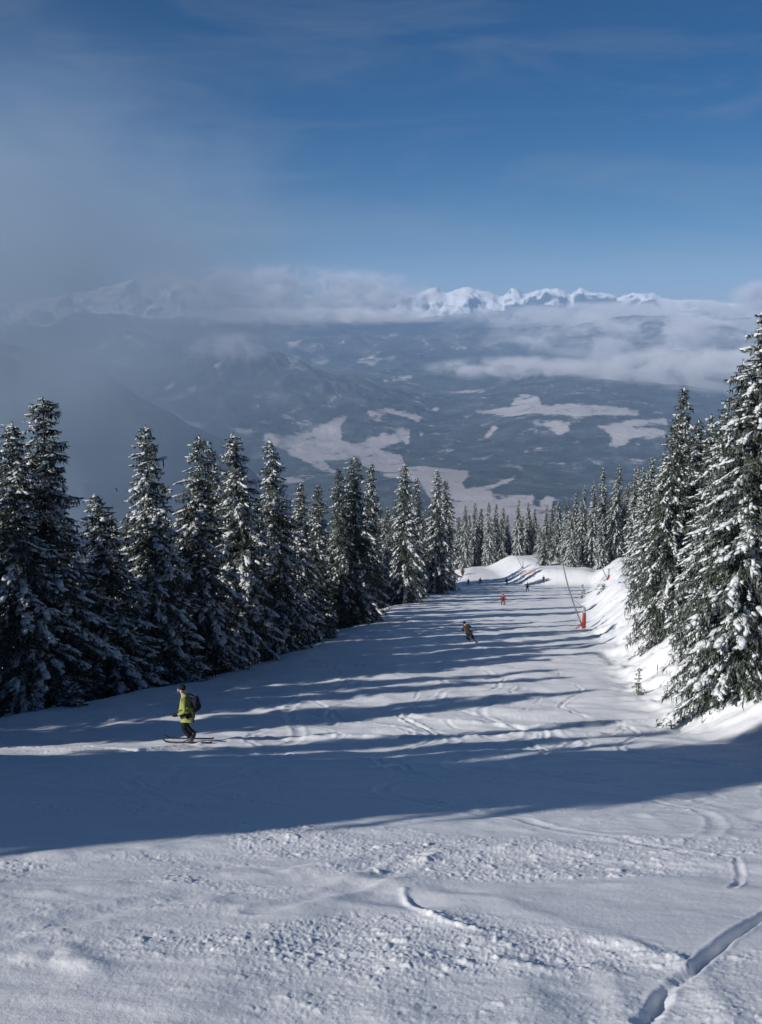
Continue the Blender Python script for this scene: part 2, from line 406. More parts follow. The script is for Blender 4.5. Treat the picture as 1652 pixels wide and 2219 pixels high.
                m = int(L * 9.0 * load * g.uniform(.3, 1.3))
                if m:
                    s = g.uniform(.3, .98, m); sd = g.choice([-1.0, 1.0], m); fl = (.12 + .26 * L ** .8 * (1.05 - s)) * g.uniform(.5, 1.1, m)
                    out = dirv[None] * .6 + sid[None] * sd[:, None] * .9
                    C = spine(s) + out * (fl * .6)[:, None] + np.array([0, 0, -1.0]) * (fl * .28)[:, None]
                    W = np.minimum(g.uniform(.02, .085, m) * (.7 + .25 * L), .085)
                    blobs(C, out + np.array([0, 0, -.5]), W * g.uniform(1.2, 2.6, m), W, W * .7)
        h += g.uniform(.22, .42) * (1.25 - .45 * u) / dens; lv += 1
    # leader
    top = axis(H) + np.array([0, 0, H]); P = np.repeat(top[None] - np.array([0, 0, .45]), 5, 0); P2 = top[None] + g.normal(0, .03, (5, 3)); strips(P, (P + P2) / 2, P2, np.full(5, .025))
    blobs(top[None] - np.array([[0, 0, .22]]), np.array([[.1, 0, 1.0]]), np.array([.14]), np.array([.06]), np.array([.05]))
    FV = np.concatenate(fv); SV = np.concatenate(sv)
    fm = mesh_np('crown', FV, [np.concatenate([a for k, a in ff if k == 'q']), np.concatenate([a for k, a in ff if k == 't'])], False)
    sm = mesh_np('snow_load', SV, [np.concatenate(sf)], True)
    # trunk
    nr, ns_ = 14, 8; tv = []
    for i in range(nr):
        hh = -1.2 + (H + .9) * i / (nr - 1); u = max(hh, 0) / H; rad = max(.015, .165 * (H / 14) * (1 - u) ** .9 * (1.25 if i == 0 else 1)); c = axis(max(hh, 0))
        for j in range(ns_):
            a = j * 6.2832 / ns_; tv.append((c[0] + rad * math.cos(a), c[1] + rad * math.sin(a), hh))
    tf = [(i * ns_ + j, i * ns_ + (j + 1) % ns_, (i + 1) * ns_ + (j + 1) % ns_, (i + 1) * ns_ + j) for i in range(nr - 1) for j in range(ns_)]
    tm = mesh_np('trunk', np.array(tv), [np.array(tf)])
    print('spruce', seed, 'foliage', len(fm.polygons), 'snow', len(sm.polygons))
    return dict(H=H, Rb=Rb, crown=fm, snow=sm, trunk=tm)

KIND = [spruce(1, 14, 2.5, 1.15, .90, .70), spruce(2, 14, 2.3, 1.15, .85, .60), spruce(3, 14, 2.7, 1.15, .95, .72), spruce(4, 14, 2.0, 1.15, .55, .60),
        spruce(5, 14, 2.4, 1.15, .9, .68), spruce(6, 14, 2.7, 1.15, .7, .64)]
SAP = spruce(9, 3.0, .8, .9, .9, .9, .15)
for k in KIND + [SAP]:
    k['crown'].materials.append(M['needles']); k['snow'].materials.append(M['tsnow']); k['trunk'].materials.append(M['bark'])
ntree = 0
def plant(kind, x, y, H, wide=1.0, rz=None, lean=(0, 0), label='', group=None, name='spruce_tree', z=None):
    global ntree; ntree += 1
    rz = random.uniform(0, 6.28) if rz is None else rz
    z = gz(x, y) if z is None else z
    root = empty(name, (x, y, z), rz); s = H / kind['H']; w = wide * (.35 * s + .65)
    root.rotation_euler = (lean[0], lean[1], rz)
    for nm, key in (('trunk', 'trunk'), ('crown', 'crown'), ('snow_load', 'snow')):
        c = bpy.data.objects.new(nm, kind[key]); col.objects.link(c); c.parent = root; c.scale = (w, w, s)
    tag(root, label, 'tree', group)
    for c in root.children:
        if c.name[:4] in ('crow', 'snow'): c['kind'] = 'stuff'
    return root
def plant_px(kind, px, py, Y, label, wide=1.0, group=None, dx=0, **kw):
    """tree whose top shows at (px, py) and that stands Y metres ahead"""
    t = at_y(px, py, Y); zb = gz(t[0], Y)
    return plant(kind, t[0] + dx, Y, t[2] - zb, wide, label=label, group=group, z=zb - .1, **kw)

# left edge, named trees
LEFT = [
 (22, 905, 40, 0, 1.0, 'dense snow-caked spruce at the left frame edge, just left of the tallest left spruce'),
 (84, 852, 42, 1, 1.15, 'tallest spruce on the left side, thin bare-looking tip and ragged snowy crown'),
 (202, 1062, 45, 2, 1.15, 'shorter snowy spruce filling the gap right of the tallest left spruce'),
 (318, 915, 48, 4, 1.05, 'tall spruce with thick snow pads above and left of the yellow-jacketed skier'),
 (424, 938, 51, 1, .95, 'slim snow-plastered spruce directly above the yellow-jacketed skier'),
 (459, 965, 60, 3, .85, 'narrow dark spire peeping out behind the slim snow-plastered spruce above the skier'),
 (507, 932, 56, 0, 1.0, 'snowy spruce right of the narrow dark spire, second of the pair above the skier'),
 (584, 946, 64, 2, .95, 'broad-shouldered spruce with long drooping snowy boughs where the tree line bends'),
 (652, 1040, 72, 4, .85, 'small snowy spruce in the dip between two taller left-hand spruces'),
 (687, 1045, 78, 3, .75, 'thin dark spruce just right of the small snowy one in the dip'),
 (736, 1008, 90, 3, .8, 'half-hidden spire on the left shoulder of the wide snow-shelved spruce'),
 (768, 984, 92, 5, 1.0, 'wide spruce with stacked snow shelves midway along the left tree line'),
 (805, 1000, 104, 1, .8, 'slim spruce tucked behind the right side of the wide snow-shelved spruce'),
 (876, 1000, 136, 0, 1.0, 'tall narrow spruce on the left tree line above the brown-clad skier'),
 (903, 1030, 150, 4, .9, 'spruce leaning against the right side of the tall narrow one on the left tree line'),
 (946, 1014, 172, 2, 1.0, 'spruce with twin-looking tip near the far end of the left tree line'),
 (968, 1035, 190, 1, 1.0, 'last tall spruce before the left tree line drops to the far wood'),
]
occupied = []
for px, py, Y, k, w, lb in LEFT:
    t = plant_px(KIND[k], px, py, Y, lb, w * 1.22); occupied.append((t.location.x, t.location.y))
# left wood behind the front row, kept under the skyline
ex = [-400, 0, 60, 150, 230, 270, 380, 480, 540, 620, 700, 830, 860, 930, 985, 1040]
ey = [930, 965, 1000, 1120, 1095, 1075, 1060, 1030, 1040, 1070, 1075, 1070, 1060, 1085, 1110, 1120]
GL = 'spruces packed behind the front row of the left wood'
def fill(x, y, lab, grp, envx, envy, hmin=9, hmax=21, gap=2.6, kinds=None, extra=(0, 70)):
    for ox, oy in occupied:
        if (ox - x) ** 2 + (oy - y) ** 2 < gap * gap: return False
    zb = gz(x, y); px, _ = project(x, y, zb)
    if y < 5: H = random.uniform(13, 18)
    else:
        py = np.interp(px, envx, envy) + random.uniform(*extra); H = at_y(px, py, y)[2] - zb
    if H < hmin: return False
    H = min(H, hmax)
    occupied.append((x, y)); plant(random.choice(kinds or KIND), x, y, H, random.uniform(.85, 1.1), label=lab, group=grp, z=zb - .1); return True
n = 0
GAPX = (15, 120)
for i in range(1500):
    y = random.uniform(26, 240); off = random.uniform(2.5, 8.5 if y < 120 else 13)
    x = float(xL(y)) - off
    px, _ = project(x, y, float(ground0(np.array([x]), np.array([y]))[0]))
    if px < -260: continue
    if fill(x, y, 'snowy spruce packed in the left wood behind its front row', GL, ex, ey, extra=GAPX if y > 60 else (0, 60), gap=2.3 if y < 100 else 3.0): n += 1
    if n > 100: break
# far wood closing the piste
FARW = [(1008, 1092), (1030, 1086), (1043, 1098), (1060, 1084), (1076, 1090), (1092, 1096), (1124, 1080), (1146, 1086), (1160, 1100), (1186, 1092), (1200, 1082)]
for i, (px, py) in enumerate(FARW):
    Y = 296 + (i % 3) * 5; t = at_y(px, py, Y); occupied.append((t[0], Y))
    plant_px(KIND[(i * 5 + 1) % 6], px, py, Y, 'dark spruce in the small wood beyond the end of the piste', .95 if px < 1150 else .8, 'spruces of the far wood at the end of the piste')
for i in range(60):
    px = random.uniform(975, 1168) ; Y = random.uniform(292, 330); x = at_y(px, 1150, Y)[0]
    fill(x, Y, 'dark spruce in the small wood beyond the end of the piste', 'spruces of the far wood at the end of the piste', [980, 1010, 1100, 1110, 1130, 1165], [1120, 1100, 1108, 1130, 1100, 1120], gap=3.4, extra=(0, 30))

# right side, named trees
RIGHT = [
 (1654, 655, 32, 2, 1.0, 'biggest spruce of the photo, cut by the right frame edge, boughs heavy with snow'),
 (1612, 770, 36, 5, .74, 'spruce pressed against the left flank of the biggest right-hand spruce'),
 (1578, 868, 41, 0, .78, 'snow-spattered spruce third from the right frame edge'),
 (1545, 890, 47, 4, .85, 'spruce between the snow-spattered one and the dark leaning pair on the right'),
 (1466, 893, 53, 5, .78, 'dark spruce with a wide skirt above the snow bank, front one of the leaning pair'),
 (1486, 832, 58, 3, .95, 'taller dark-tipped spruce rising behind the wide-skirted one on the right'),
 (1516, 902, 55, 3, .85, 'slender dark spire right of the tall dark-tipped spruce on the right'),
 (1440, 975, 68, 0, .72, 'snowy spruce half hidden left behind the wide-skirted dark spruce'),
 (1414, 985, 80, 4, .72, 'spruce on the right bank above the padded snow lance, before the wood thickens'),
 (1394, 1008, 94, 2, .66, 'low snowy spruce in the right wood left of the one above the lance'),
 (1380, 1006, 120, 1, .8, 'thin spire in the right wood over the dark little fir on the bank'),
 (1342, 1004, 250, 5, .95, 'spruce with frosted boughs in the middle of the right wood'),
 (1308, 1010, 254, 0, 1.0, 'tall frosted spruce standing out where the right wood starts to fall away'),
 (1288, 1038, 250, 4, .95, 'frosted spruce left of the tall one where the right wood falls away'),
 (1268, 1050, 256, 2, .9, 'mid-height frosted spruce toward the far end of the right wood'),
 (1249, 1066, 262, 1, 1.0, 'spruce behind the tip of the tall leaning snow lance'),
 (1230, 1078, 268, 5, .95, 'second last large spruce at the far end of the right wood'),
 (1211, 1085, 275, 0, 1.0, 'spruce at the far left end of the right wood beside the valley gap'),
]
for px, py, Y, k, w, lb in RIGHT:
    t = plant_px(KIND[k], px, py, Y, lb, w); occupied.append((t.location.x, t.location.y))
rx = [1160, 1185, 1250, 1310, 1360, 1400, 1440, 1480, 1520, 1560, 1600, 1640, 1700, 2600]
ry = [1130, 1105, 1085, 1050, 1040, 1010, 1000, 935, 935, 900, 830, 740, 700, 640]
n = 0
for i in range(1400):
    if i % 2: y = random.uniform(70, 228); x = float(xR(y)) + bankH(y) + 4.8 + random.uniform(0, 9)
    else:
        y = random.uniform(246, 300); x = random.uniform(.163, .262) * y + .3 * (y - 246) / 54
    if fill(x, y, 'frosted spruce in the right wood behind its front trees', 'spruces packed behind the front of the right wood', rx, ry, hmax=26, gap=3.1 if y < 200 else 3.3): n += 1
    if n > 105: break
for i in range(300):            # close the wood behind the big right-hand trees
    y = random.uniform(40, 72); x = float(xR(y)) + random.uniform(5.5, 13)
    fill(x, y, 'snowy spruce deep among the big trees on the right', 'spruces deep among the big trees on the right', rx, ry, hmax=16, gap=2.7, extra=(10, 90))
# spruces left of the frame whose shade lies over the near piste
K_SUN = math.tan(R(-SUN_AZ - 90))
def clump(lab, cs, xs, gap, n, Hs):
    pts = []
    for i in range(900):
        x = random.uniform(*xs); c = random.uniform(*cs); y = c + K_SUN * x
        if x > -.42 * y - 2.6 if y > 0 else False: continue
        if any((x - a) ** 2 + (y - b) ** 2 < gap ** 2 for a, b in occupied): continue
        pts.append((x, y)); occupied.append((x, y)); plant(random.choice(KIND), x, y, random.uniform(*Hs), 1.1, label=lab, group='spruces left of the view that shade the near piste')
        if len(pts) >= n: break

clump('tall spruce left of the view, its shade on the near piste', (13.3, 20.0), (-30, -17), 2.2, 25, (17, 19.5))
clump('shorter spruce left of the view, its shade on the near piste', (20.5, 28.2), (-28, -17.5), 2.2, 18, (10, 12.5))
clump('tall spruce left of the view, its shade on the near piste', (35.2, 49), (-25, -17.0), 2.8, 10, (10, 14))
# saplings
plant_px(SAP, 1309, 1262, 120, 'dark green little fir on the right bank below the far red-padded lance', 1.3, name='young_spruce')
plant_px(SAP, 1265, 1264, 150, 'narrow young spruce at the piste edge behind the near leaning lance', .8, name='young_spruce')
plant_px(SAP, 1352, 1262, 108, 'snow-dusted young spruce against the big trees on the right bank', 1.2, name='young_spruce')
plant_px(SAP, 160, 1470, 37, 'small snow-covered fir at the foot of the left wood near the frame edge', 1.3, name='young_spruce')
plant_px(SAP, 422, 1415, 46, 'small snow-covered fir at the foot of the trees above the yellow-jacketed skier', 1.2, name='young_spruce')
plant_px(SAP, 720, 1330, 74, 'small fir on the left piste edge where the tree line bends', 1.2, name='young_spruce')
plant_px(SAP, 1385, 1442, 41, 'tiny sprig of spruce poking from the rough snow bank', .5, name='young_spruce')
print('trees', ntree)

# ------------------------------------------------------------------ skiers
def skin_mesh(name, verts, edges, radii, sub=1):
    me = bpy.data.meshes.new(name); me.from_pydata([tuple(v) for v in verts], edges, [])
    o = bpy.data.objects.new('tmp', me); col.objects.link(o)
    m = o.modifiers.new('Skin', 'SKIN'); m.use_smooth_shade = True
    for i, r in enumerate(radii):
        r = r if isinstance(r, tuple) else (r, r); me.skin_vertices[0].data[i].radius = r
        me.skin_vertices[0].data[i].use_root = (i == 0)
    s = o.modifiers.new('Sub', 'SUBSURF'); s.levels = sub; s.render_levels = sub
    dg = bpy.context.evaluated_depsgraph_get(); dg.update()
    out = bpy.data.meshes.new_from_object(o.evaluated_get(dg)); out.name = name
    for p in out.polygons: p.use_smooth = True
    bpy.data.objects.remove(o); return out
def ellip(name, c, r, seg=14, rings=9, rot=None, cut=None):
    vs, fs = [], []
    for i in range(rings + 1):
        th = math.pi * i / rings
        for j in range(seg):
            a = 2 * math.pi * j / seg
            p = Vector((r[0] * math.sin(th) * math.cos(a), r[1] * math.sin(th) * math.sin(a), r[2] * math.cos(th)))
            if cut is not None and p.z < cut: p.z = cut
            if rot is not None: p = rot @ p
            vs.append(p + Vector(c))
    for i in range(rings):
        for j in range(seg): fs.append((i * seg + j, (i + 1) * seg + j, (i + 1) * seg + (j + 1) % seg, i * seg + (j + 1) % seg))
    return vs, fs
def ellip_mesh(name, *a, **k):
    vs, fs = ellip(name, *a, **k); me = bpy.data.meshes.new(name); me.from_pydata(vs, [], fs)
    for p in me.polygons: p.use_smooth = True
    return me
def skier(label, pos, heading, jacket, trousers, pose='glide', lean=0.0, hat=None, cat='skier'):
    """heading: direction (radians about Z) in which +X of the figure points; lean tips the figure sideways"""
    root = empty('person', pos, heading); root.rotation_euler = (lean, 0, heading)
    if pose == 'glide':   # knees bent, shins forward, trunk upright and slightly bowed
        hip = (.06, .90); knee = (.18, .50); ank = (-.05, .13); chest = (.12, 1.28); neck = (.15, 1.47); head = (.21, 1.62)
        elb = (.06, 1.08); hand = (.27, .98)
    elif pose == 'carve':
        hip = (-.12, .78); knee = (.22, .47); ank = (.02, .13); chest = (.10, 1.12); neck = (.20, 1.30); head = (.28, 1.44)
        elb = (.22, .98); hand = (.46, .92)
    else:
        hip = (0, .92); knee = (.07, .50); ank = (0, .12); chest = (.03, 1.30); neck = (.05, 1.48); head = (.07, 1.63)
        elb = (.04, 1.10); hand = (.22, .96)
    st = .17 if pose != 'glide' else .14
    def build(name, which, k, mat):
        v, e, r = [], [], []
        def add(p, rad, par=None):
            v.append(p); r.append(rad)
            if par is not None: e.append((par, len(v) - 1))
            return len(v) - 1
        pel = add((hip[0], 0, hip[1]), (.135 * k, .165 * k))
        if which == 'jacket': add((hip[0], 0, hip[1] - .09), (.125 * k, .150 * k), pel)
        if which in ('body', 'jacket'):
            w = add((hip[0] * .5 + chest[0] * .5, 0, (hip[1] + chest[1]) / 2), (.115 * k, .145 * k), pel)
            c = add((chest[0], 0, chest[1]), (.13 * k, .18 * k), w)
            n = add((neck[0], 0, neck[1]), .062 * k, c)
            if which == 'body':
                a = add((head[0] - .02, 0, head[1] - .05), .082, n); b = add((head[0], 0, head[1] + .05), .092, a); add((head[0] - .01, 0, head[1] + .12), .05, b)
            for s in (-1, 1):
                sh = add((chest[0], s * .20, chest[1] + .12), .062 * k, c)
                el = add((elb[0], s * .33, elb[1]), .047 * k, sh); wr = add((hand[0], s * .30, hand[1]), .034 * k, el)
                if which == 'body':
                    f = (hand[0] + .09, s * .29, hand[1] - .01); pm = add(f, (.036, .022), wr)
                    for q, (dy, ln) in enumerate(((-.03, .07), (-.01, .085), (.01, .08), (.03, .06))):
                        a = add((f[0] + ln * .55, f[1] + dy, f[2] - .012), .010, pm); add((f[0] + ln * .75, f[1] + dy, f[2] - .045), .009, a)
                    a = add((hand[0] + .06, s * .25, hand[1] + .01), .012, wr); add((hand[0] + .11, s * .25, hand[1] - .02), .010, a)
        if which in ('body', 'trousers'):
            for s in (-1, 1):
                hj = add((hip[0], s * .09, hip[1] - .06), .095 * k, pel)
                kn = add((knee[0], s * st, knee[1]), .068 * k, hj); md = add(((knee[0] + ank[0]) / 2 - .02, s * st, (knee[1] + ank[1]) / 2), .062 * k, kn)
                an = add((ank[0], s * st, ank[1] + (.06 if which == 'trousers' else 0)), (.04 if which == 'body' else .085) * k, md)
                if which == 'body': add((ank[0] + .12, s * st, .07), .028, an)
        return obj(name, skin_mesh(name, v, e, r, 2 if which == 'body' else 1), mat, root)
    build('body', 'body', 1.0, M['skin']); build('jacket', 'jacket', 1.32, jacket); build('trousers', 'trousers', 1.28, trousers)
    hx, hz = head
    if hat is not None:
        obj('hat', ellip_mesh('hat', (hx - .015, 0, hz + .055), (.118, .108, .115), cut=-.02, rot=Matrix.Rotation(R(-12), 3, 'Y')), hat, root)
    obj('goggles', ellip_mesh('goggles', (hx + .075, 0, hz + .01), (.045, .085, .040)), M['lens'], root)
    vs, fs = ellip('n', (hx + .105, 0, hz - .035), (.018, .014, .026)); me = bpy.data.meshes.new('nose'); me.from_pydata(vs, [], fs); obj('nose', me, M['skin'], root)
    for s in (-1, 1):
        obj('ear', ellip_mesh('ear', (hx - .01, s * .092, hz - .015), (.024, .010, .034)), M['skin'], root)
        obj('glove', ellip_mesh('glove', (hand[0] + .07, s * .290, hand[1] - .012), (.115, .055, .06), rot=Matrix.Rotation(R(15), 3, 'Y')), M['black'], root)
        v = [(ank[0] - .02, s * st, .30), (ank[0] - .01, s * st, .18), (ank[0] - .01, s * st, .09), (ank[0] + .09, s * st, .085), (ank[0] + .20, s * st, .075)]
        obj('boot', skin_mesh('boot', v, [(i, i + 1) for i in range(4)], [.080, .082, .072, .066, .050], 1), M['boot'], root)
    tag(root, label, cat)
    return root, dict(hand=hand, chest=chest, ank=ank, st=st)
def child_world(root, p): 
    bpy.context.view_layer.update(); return root.matrix_world @ Vector(p)
def ski_mesh(L=1.5):
    vs, fs = [], []; n = 12
    for i in range(n + 1):
        u = i / n; x = -L * .45 + L * u; w = .034 + .016 * abs(2 * u - 1) ** 1.5
        if u > .92: w *= .75
        if u == 1: w *= .4
        z = .012 + (.10 * ((u - .86) / .14) ** 2 if u > .86 else 0) + (.02 * ((.06 - u) / .06) ** 2 if u < .06 else 0)
        vs += [(x, -w, z), (x, w, z), (x, w, z + .014), (x, -w, z + .014)]
    for i in range(n):
        a = i * 4; b = a + 4
        fs += [(a, b, b + 1, a + 1), (a + 3, a + 2, b + 2, b + 3), (a, a + 3, b + 3, b), (a + 1, b + 1, b + 2, a + 2)]
    fs += [(0, 1, 2, 3), (n * 4, n * 4 + 3, n * 4 + 2, n * 4 + 1)]
    me = bpy.data.meshes.new('ski'); me.from_pydata(vs, [], fs); return me
SKI = ski_mesh()
def tube(name, pts, rads, mat, parent=None, seg=8, cap=True):
    vs, fs = [], []; n = len(pts); pts = [Vector(p) for p in pts]
    for i, p in enumerate(pts):
        d = (pts[min(i + 1, n - 1)] - pts[max(i - 1, 0)]).normalized(); s = d.cross(Vector((0, 1, 0)) if abs(d.y) < .9 else Vector((1, 0, 0))).normalized(); u = d.cross(s)
        for j in range(seg):
            a = 6.28318 * j / seg; vs.append(p + (s * math.cos(a) + u * math.sin(a)) * rads[i])
    for i in range(n - 1):
        for j in range(seg): fs.append((i * seg + j, i * seg + (j + 1) % seg, (i + 1) * seg + (j + 1) % seg, (i + 1) * seg + j))
    if cap: fs.append(tuple(range(seg))[::-1]); fs.append(tuple((n - 1) * seg + j for j in range(seg)))
    me = bpy.data.meshes.new(name); me.from_pydata(vs, [], fs)
    for p in me.polygons: p.use_smooth = len(p.vertices) == 4
    return obj(name, me, mat, parent)
def skis_for(root, info, who, gear_rot=None, poles=True):
    for s in (-1, 1):
        w = child_world(root, (info['ank'][0] + .05, s * info['st'], 0)); e = root.rotation_euler
        o = obj('ski', SKI, M['ski']); o.location = w + Vector((0, 0, .03)); o.rotation_euler = e
        tag(o, f'{"left" if s > 0 else "right"} ski under the {who}', 'ski')
    if poles:
        for s in (-1, 1):
            a = child_world(root, (info['hand'][0] + .08, s * .29, info['hand'][1] + .08)); b = child_world(root, (info['hand'][0] - .45, s * .36, .12 if info['hand'][1] < .95 else .35))
            p = empty('ski_pole', a); d = b - a
            tube('shaft', [(0, 0, 0), d * .5, d], [.008, .008, .006], M['metal'], p, 6)
            tube('grip', [-d * .03, d * .09], [.016, .014], M['black'], p, 8); tube('basket', [d * .93, d * .94], [.045, .045], M['black'], p, 10)
            tag(p, f'{"left" if s > 0 else "right"} pole held by the {who}', 'ski pole')
def foot(px, py):
    p = on_ground(px, py); p[2] = gz(p[0], p[1]); return Vector(p)

# near skier in side view, facing left
p = foot(414, 1611)
root, info = skier('skier in a yellow-green jacket, black hat and black trousers gliding left on the near piste', p, R(178), M['green'], M['black'], 'glide', hat=M['black'])
root.scale = (1.02,) * 3
gz_tilt = 0
skis_for(root, info, 'skier in the yellow-green jacket', poles=False)
bp = empty('backpack', child_world(root, (-.10, 0, 1.22)), R(178)); tag(bp, 'black backpack on the back of the skier in yellow-green', 'backpack')
me = ellip_mesh('main_bag', (-.10, 0, -.02), (.12, .16, .25)); obj('main_bag', me, M['black'], bp)
obj('pocket', ellip_mesh('pocket', (-.18, 0, -.10), (.07, .12, .12)), M['black'], bp)
for s in (-1, 1): tube('strap', [(-.02, s * .11, .18), (.10, s * .125, .24), (.255, s * .125, .12), (.27, s * .125, -.02), (.10, s * .15, -.2), (-.04, s * .13, -.2)], [.02] * 6, M['black'], bp, 6)

def small(px, py, lab, who, jac, tro, head, pose, lean=0.0, hat=None, poles=True, sc_=1.0):
    r_, i_ = skier(lab, foot(px, py), head, jac, tro, pose, lean, hat if hat is not None else M['black']); r_.scale = (sc_,) * 3
    skis_for(r_, i_, who, poles=poles)
small(1024, 1392, 'skier in brown jacket and black trousers leaning hard into a turn in mid piste', 'leaning skier in brown', M['brown'], M['black'], R(100), 'carve', -R(22))
small(1090, 1312, 'skier in red jacket skiing wide-legged down the middle distance', 'skier in red', M['red'], M['red'], R(265), 'carve', 0)
small(1143, 1283, 'skier in dark clothes on the shaded stripes beyond the skier in red', 'dark skier beyond the skier in red', M['brown'], M['navy'], R(80), 'stand', 0)
small(1178, 1262, 'dark figure standing before the bright striped bank at the end of the piste', 'dark figure before the striped bank', M['navy'], M['black'], R(60), 'stand', 0)
small(1099, 1267, 'small dark skier centred on the pale snow at the far end', 'small skier centred at the far end', M['navy'], M['black'], R(90), 'stand', -R(5))
small(1041, 1266, 'small grey skier on the pale snow left of the centred far skier', 'small grey skier at the far end', M['grey'], M['navy'], R(90), 'stand', 0)
small(1015, 1268, 'leftmost of the tiny far skiers, close to the brown bush', 'leftmost tiny far skier', M['navy'], M['navy'], R(90), 'carve', 0)

# ------------------------------------------------------------------ snow lances
def lance(base, top, tip_extra, lab, pad_h=1.4):
    r_ = empty('snow_lance', base); tag(r_, lab, 'snow lance'); d = Vector(top) - Vector(base); L = d.length
    pts = [d * u + Vector((-.25 * math.sin(math.pi * u), 0, 0)) for u in [i / 8 for i in range(9)]]
    tube('pipe', pts, [.075 - .035 * i / 8 for i in range(9)], M['metal'], r_, 8)
    tube('nozzle_head', [pts[-1], pts[-1] + d.normalized() * .35], [.09, .07], M['metal'], r_, 10)
    tube('support_post', [(0.05, 0, -.5), (.05, 0, 1.9)], [.10, .10], M['metal'], r_, 10)
    tube('foam_padding', [(.05, 0, -.1), (.05, 0, pad_h * .4), (.05, 0, pad_h)], [.15, .18, .14], M['pad'], r_, 14)
    tube('hose', [(.1, 0, .6), (-.3, -.1, .25), (-.7, -.1, .02)], [.05] * 3, M['pad'], r_, 8)
    tube('stay_cable', [(.05, 0, 1.8), pts[3]], [.02, .02], M['metal'], r_, 6)
b = foot(1264, 1362); t = at_y(1214, 1188, b.y); lance(b, t, 0, 'long snow lance leaning left from a red padded foot at the right piste edge')
b = foot(1318, 1258); t = at_y(1296, 1190, b.y); lance(b, t, 0, 'far snow lance with red padding at the top of the right bank', .9)
b = foot(1133, 1232); t = at_y(1108, 1172, b.y); lance(b, t, 0, 'thin pale snow lance leaning against the dark far wood', .4)

# orange safety net and bare bush at the far end
def net(p0, p1, h, lab):
    p0, p1 = Vector(p0), Vector(p1); r_ = empty('safety_net', p0); tag(r_, lab, 'safety net'); d = p1 - p0; n = max(3, int(d.length / 2.2))
    for i in range(n + 1):
        q = d * (i / n); q.z = gz(p0.x + q.x, p0.y + q.y) - p0.z; tube('net_post', [q + Vector((0, 0, -.3)), q + Vector((0, 0, h + .15))], [.03, .03], M['net'], r_, 6)
    vs, fs = [], []; m = n * 10
    for k in range(7):
        for i in range(m):
            q0 = d * (i / m); q1 = d * ((i + 1) / m); z0 = gz(p0.x + q0.x, p0.y + q0.y) - p0.z; z1 = gz(p0.x + q1.x, p0.y + q1.y) - p0.z; zz = h * k / 6; a = len(vs)
            vs += [(q0.x, q0.y, z0 + zz), (q1.x, q1.y, z1 + zz), (q1.x, q1.y, z1 + zz + .035), (q0.x, q0.y, z0 + zz + .035)]; fs.append((a, a + 1, a + 2, a + 3))
    for i in range(m):
        q0 = d * (i / m); z0 = gz(p0.x + q0.x, p0.y + q0.y) - p0.z; a = len(vs); w = d.normalized() * .03
        vs += [(q0.x, q0.y, z0), (q0.x + w.x, q0.y + w.y, z0), (q0.x + w.x, q0.y + w.y, z0 + h), (q0.x, q0.y, z0 + h)]; fs.append((a, a + 1, a + 2, a + 3))
    me = bpy.data.meshes.new('mesh_net'); me.from_pydata(vs, [], fs); obj('mesh_net', me, M['net'], r_)
a = foot(1128, 1253); b = foot(1160, 1240); net(a, b, 1.1, 'orange safety net left of the bright striped bank at the far end')
def bush(px, py, h, lab):
    p = foot(px, py); r_ = empty('bare_bush', p); tag(r_, lab, 'bush'); vs, fs = [], []
    for i in range(150):
        a = random.uniform(0, 6.28); s = random.uniform(.2, 1); q = Vector((math.cos(a) * s * .9, math.sin(a) * s * .9, h * random.uniform(.5, 1.0))); b0 = Vector((math.cos(a), math.sin(a), 0)) * .15 * s
        w = Vector((-math.sin(a), math.cos(a), 0)) * .025; k = len(vs)
        vs += [b0 - w, b0 + w, q + w * .4, q - w * .4]; fs.append((k, k + 1, k + 2, k + 3))
        for j in range(3):
            u = random.uniform(.4, .9); c = b0.lerp(q, u); e = c + Vector((random.gauss(0, .3), random.gauss(0, .3), random.uniform(0, .35))); k = len(vs)
            vs += [c - w * .6, c + w * .6, e]; fs.append((k, k + 1, k + 2))
    me = bpy.data.meshes.new('twigs'); me.from_pydata(vs, [], fs); obj('twigs', me, M['twig'], r_)
bush(1003, 1248, 2.6, 'reddish brown bare bush at the far left edge of the piste')
bush(985, 1262, 1.8, 'low bare bush nearer the left tree line than the reddish one')

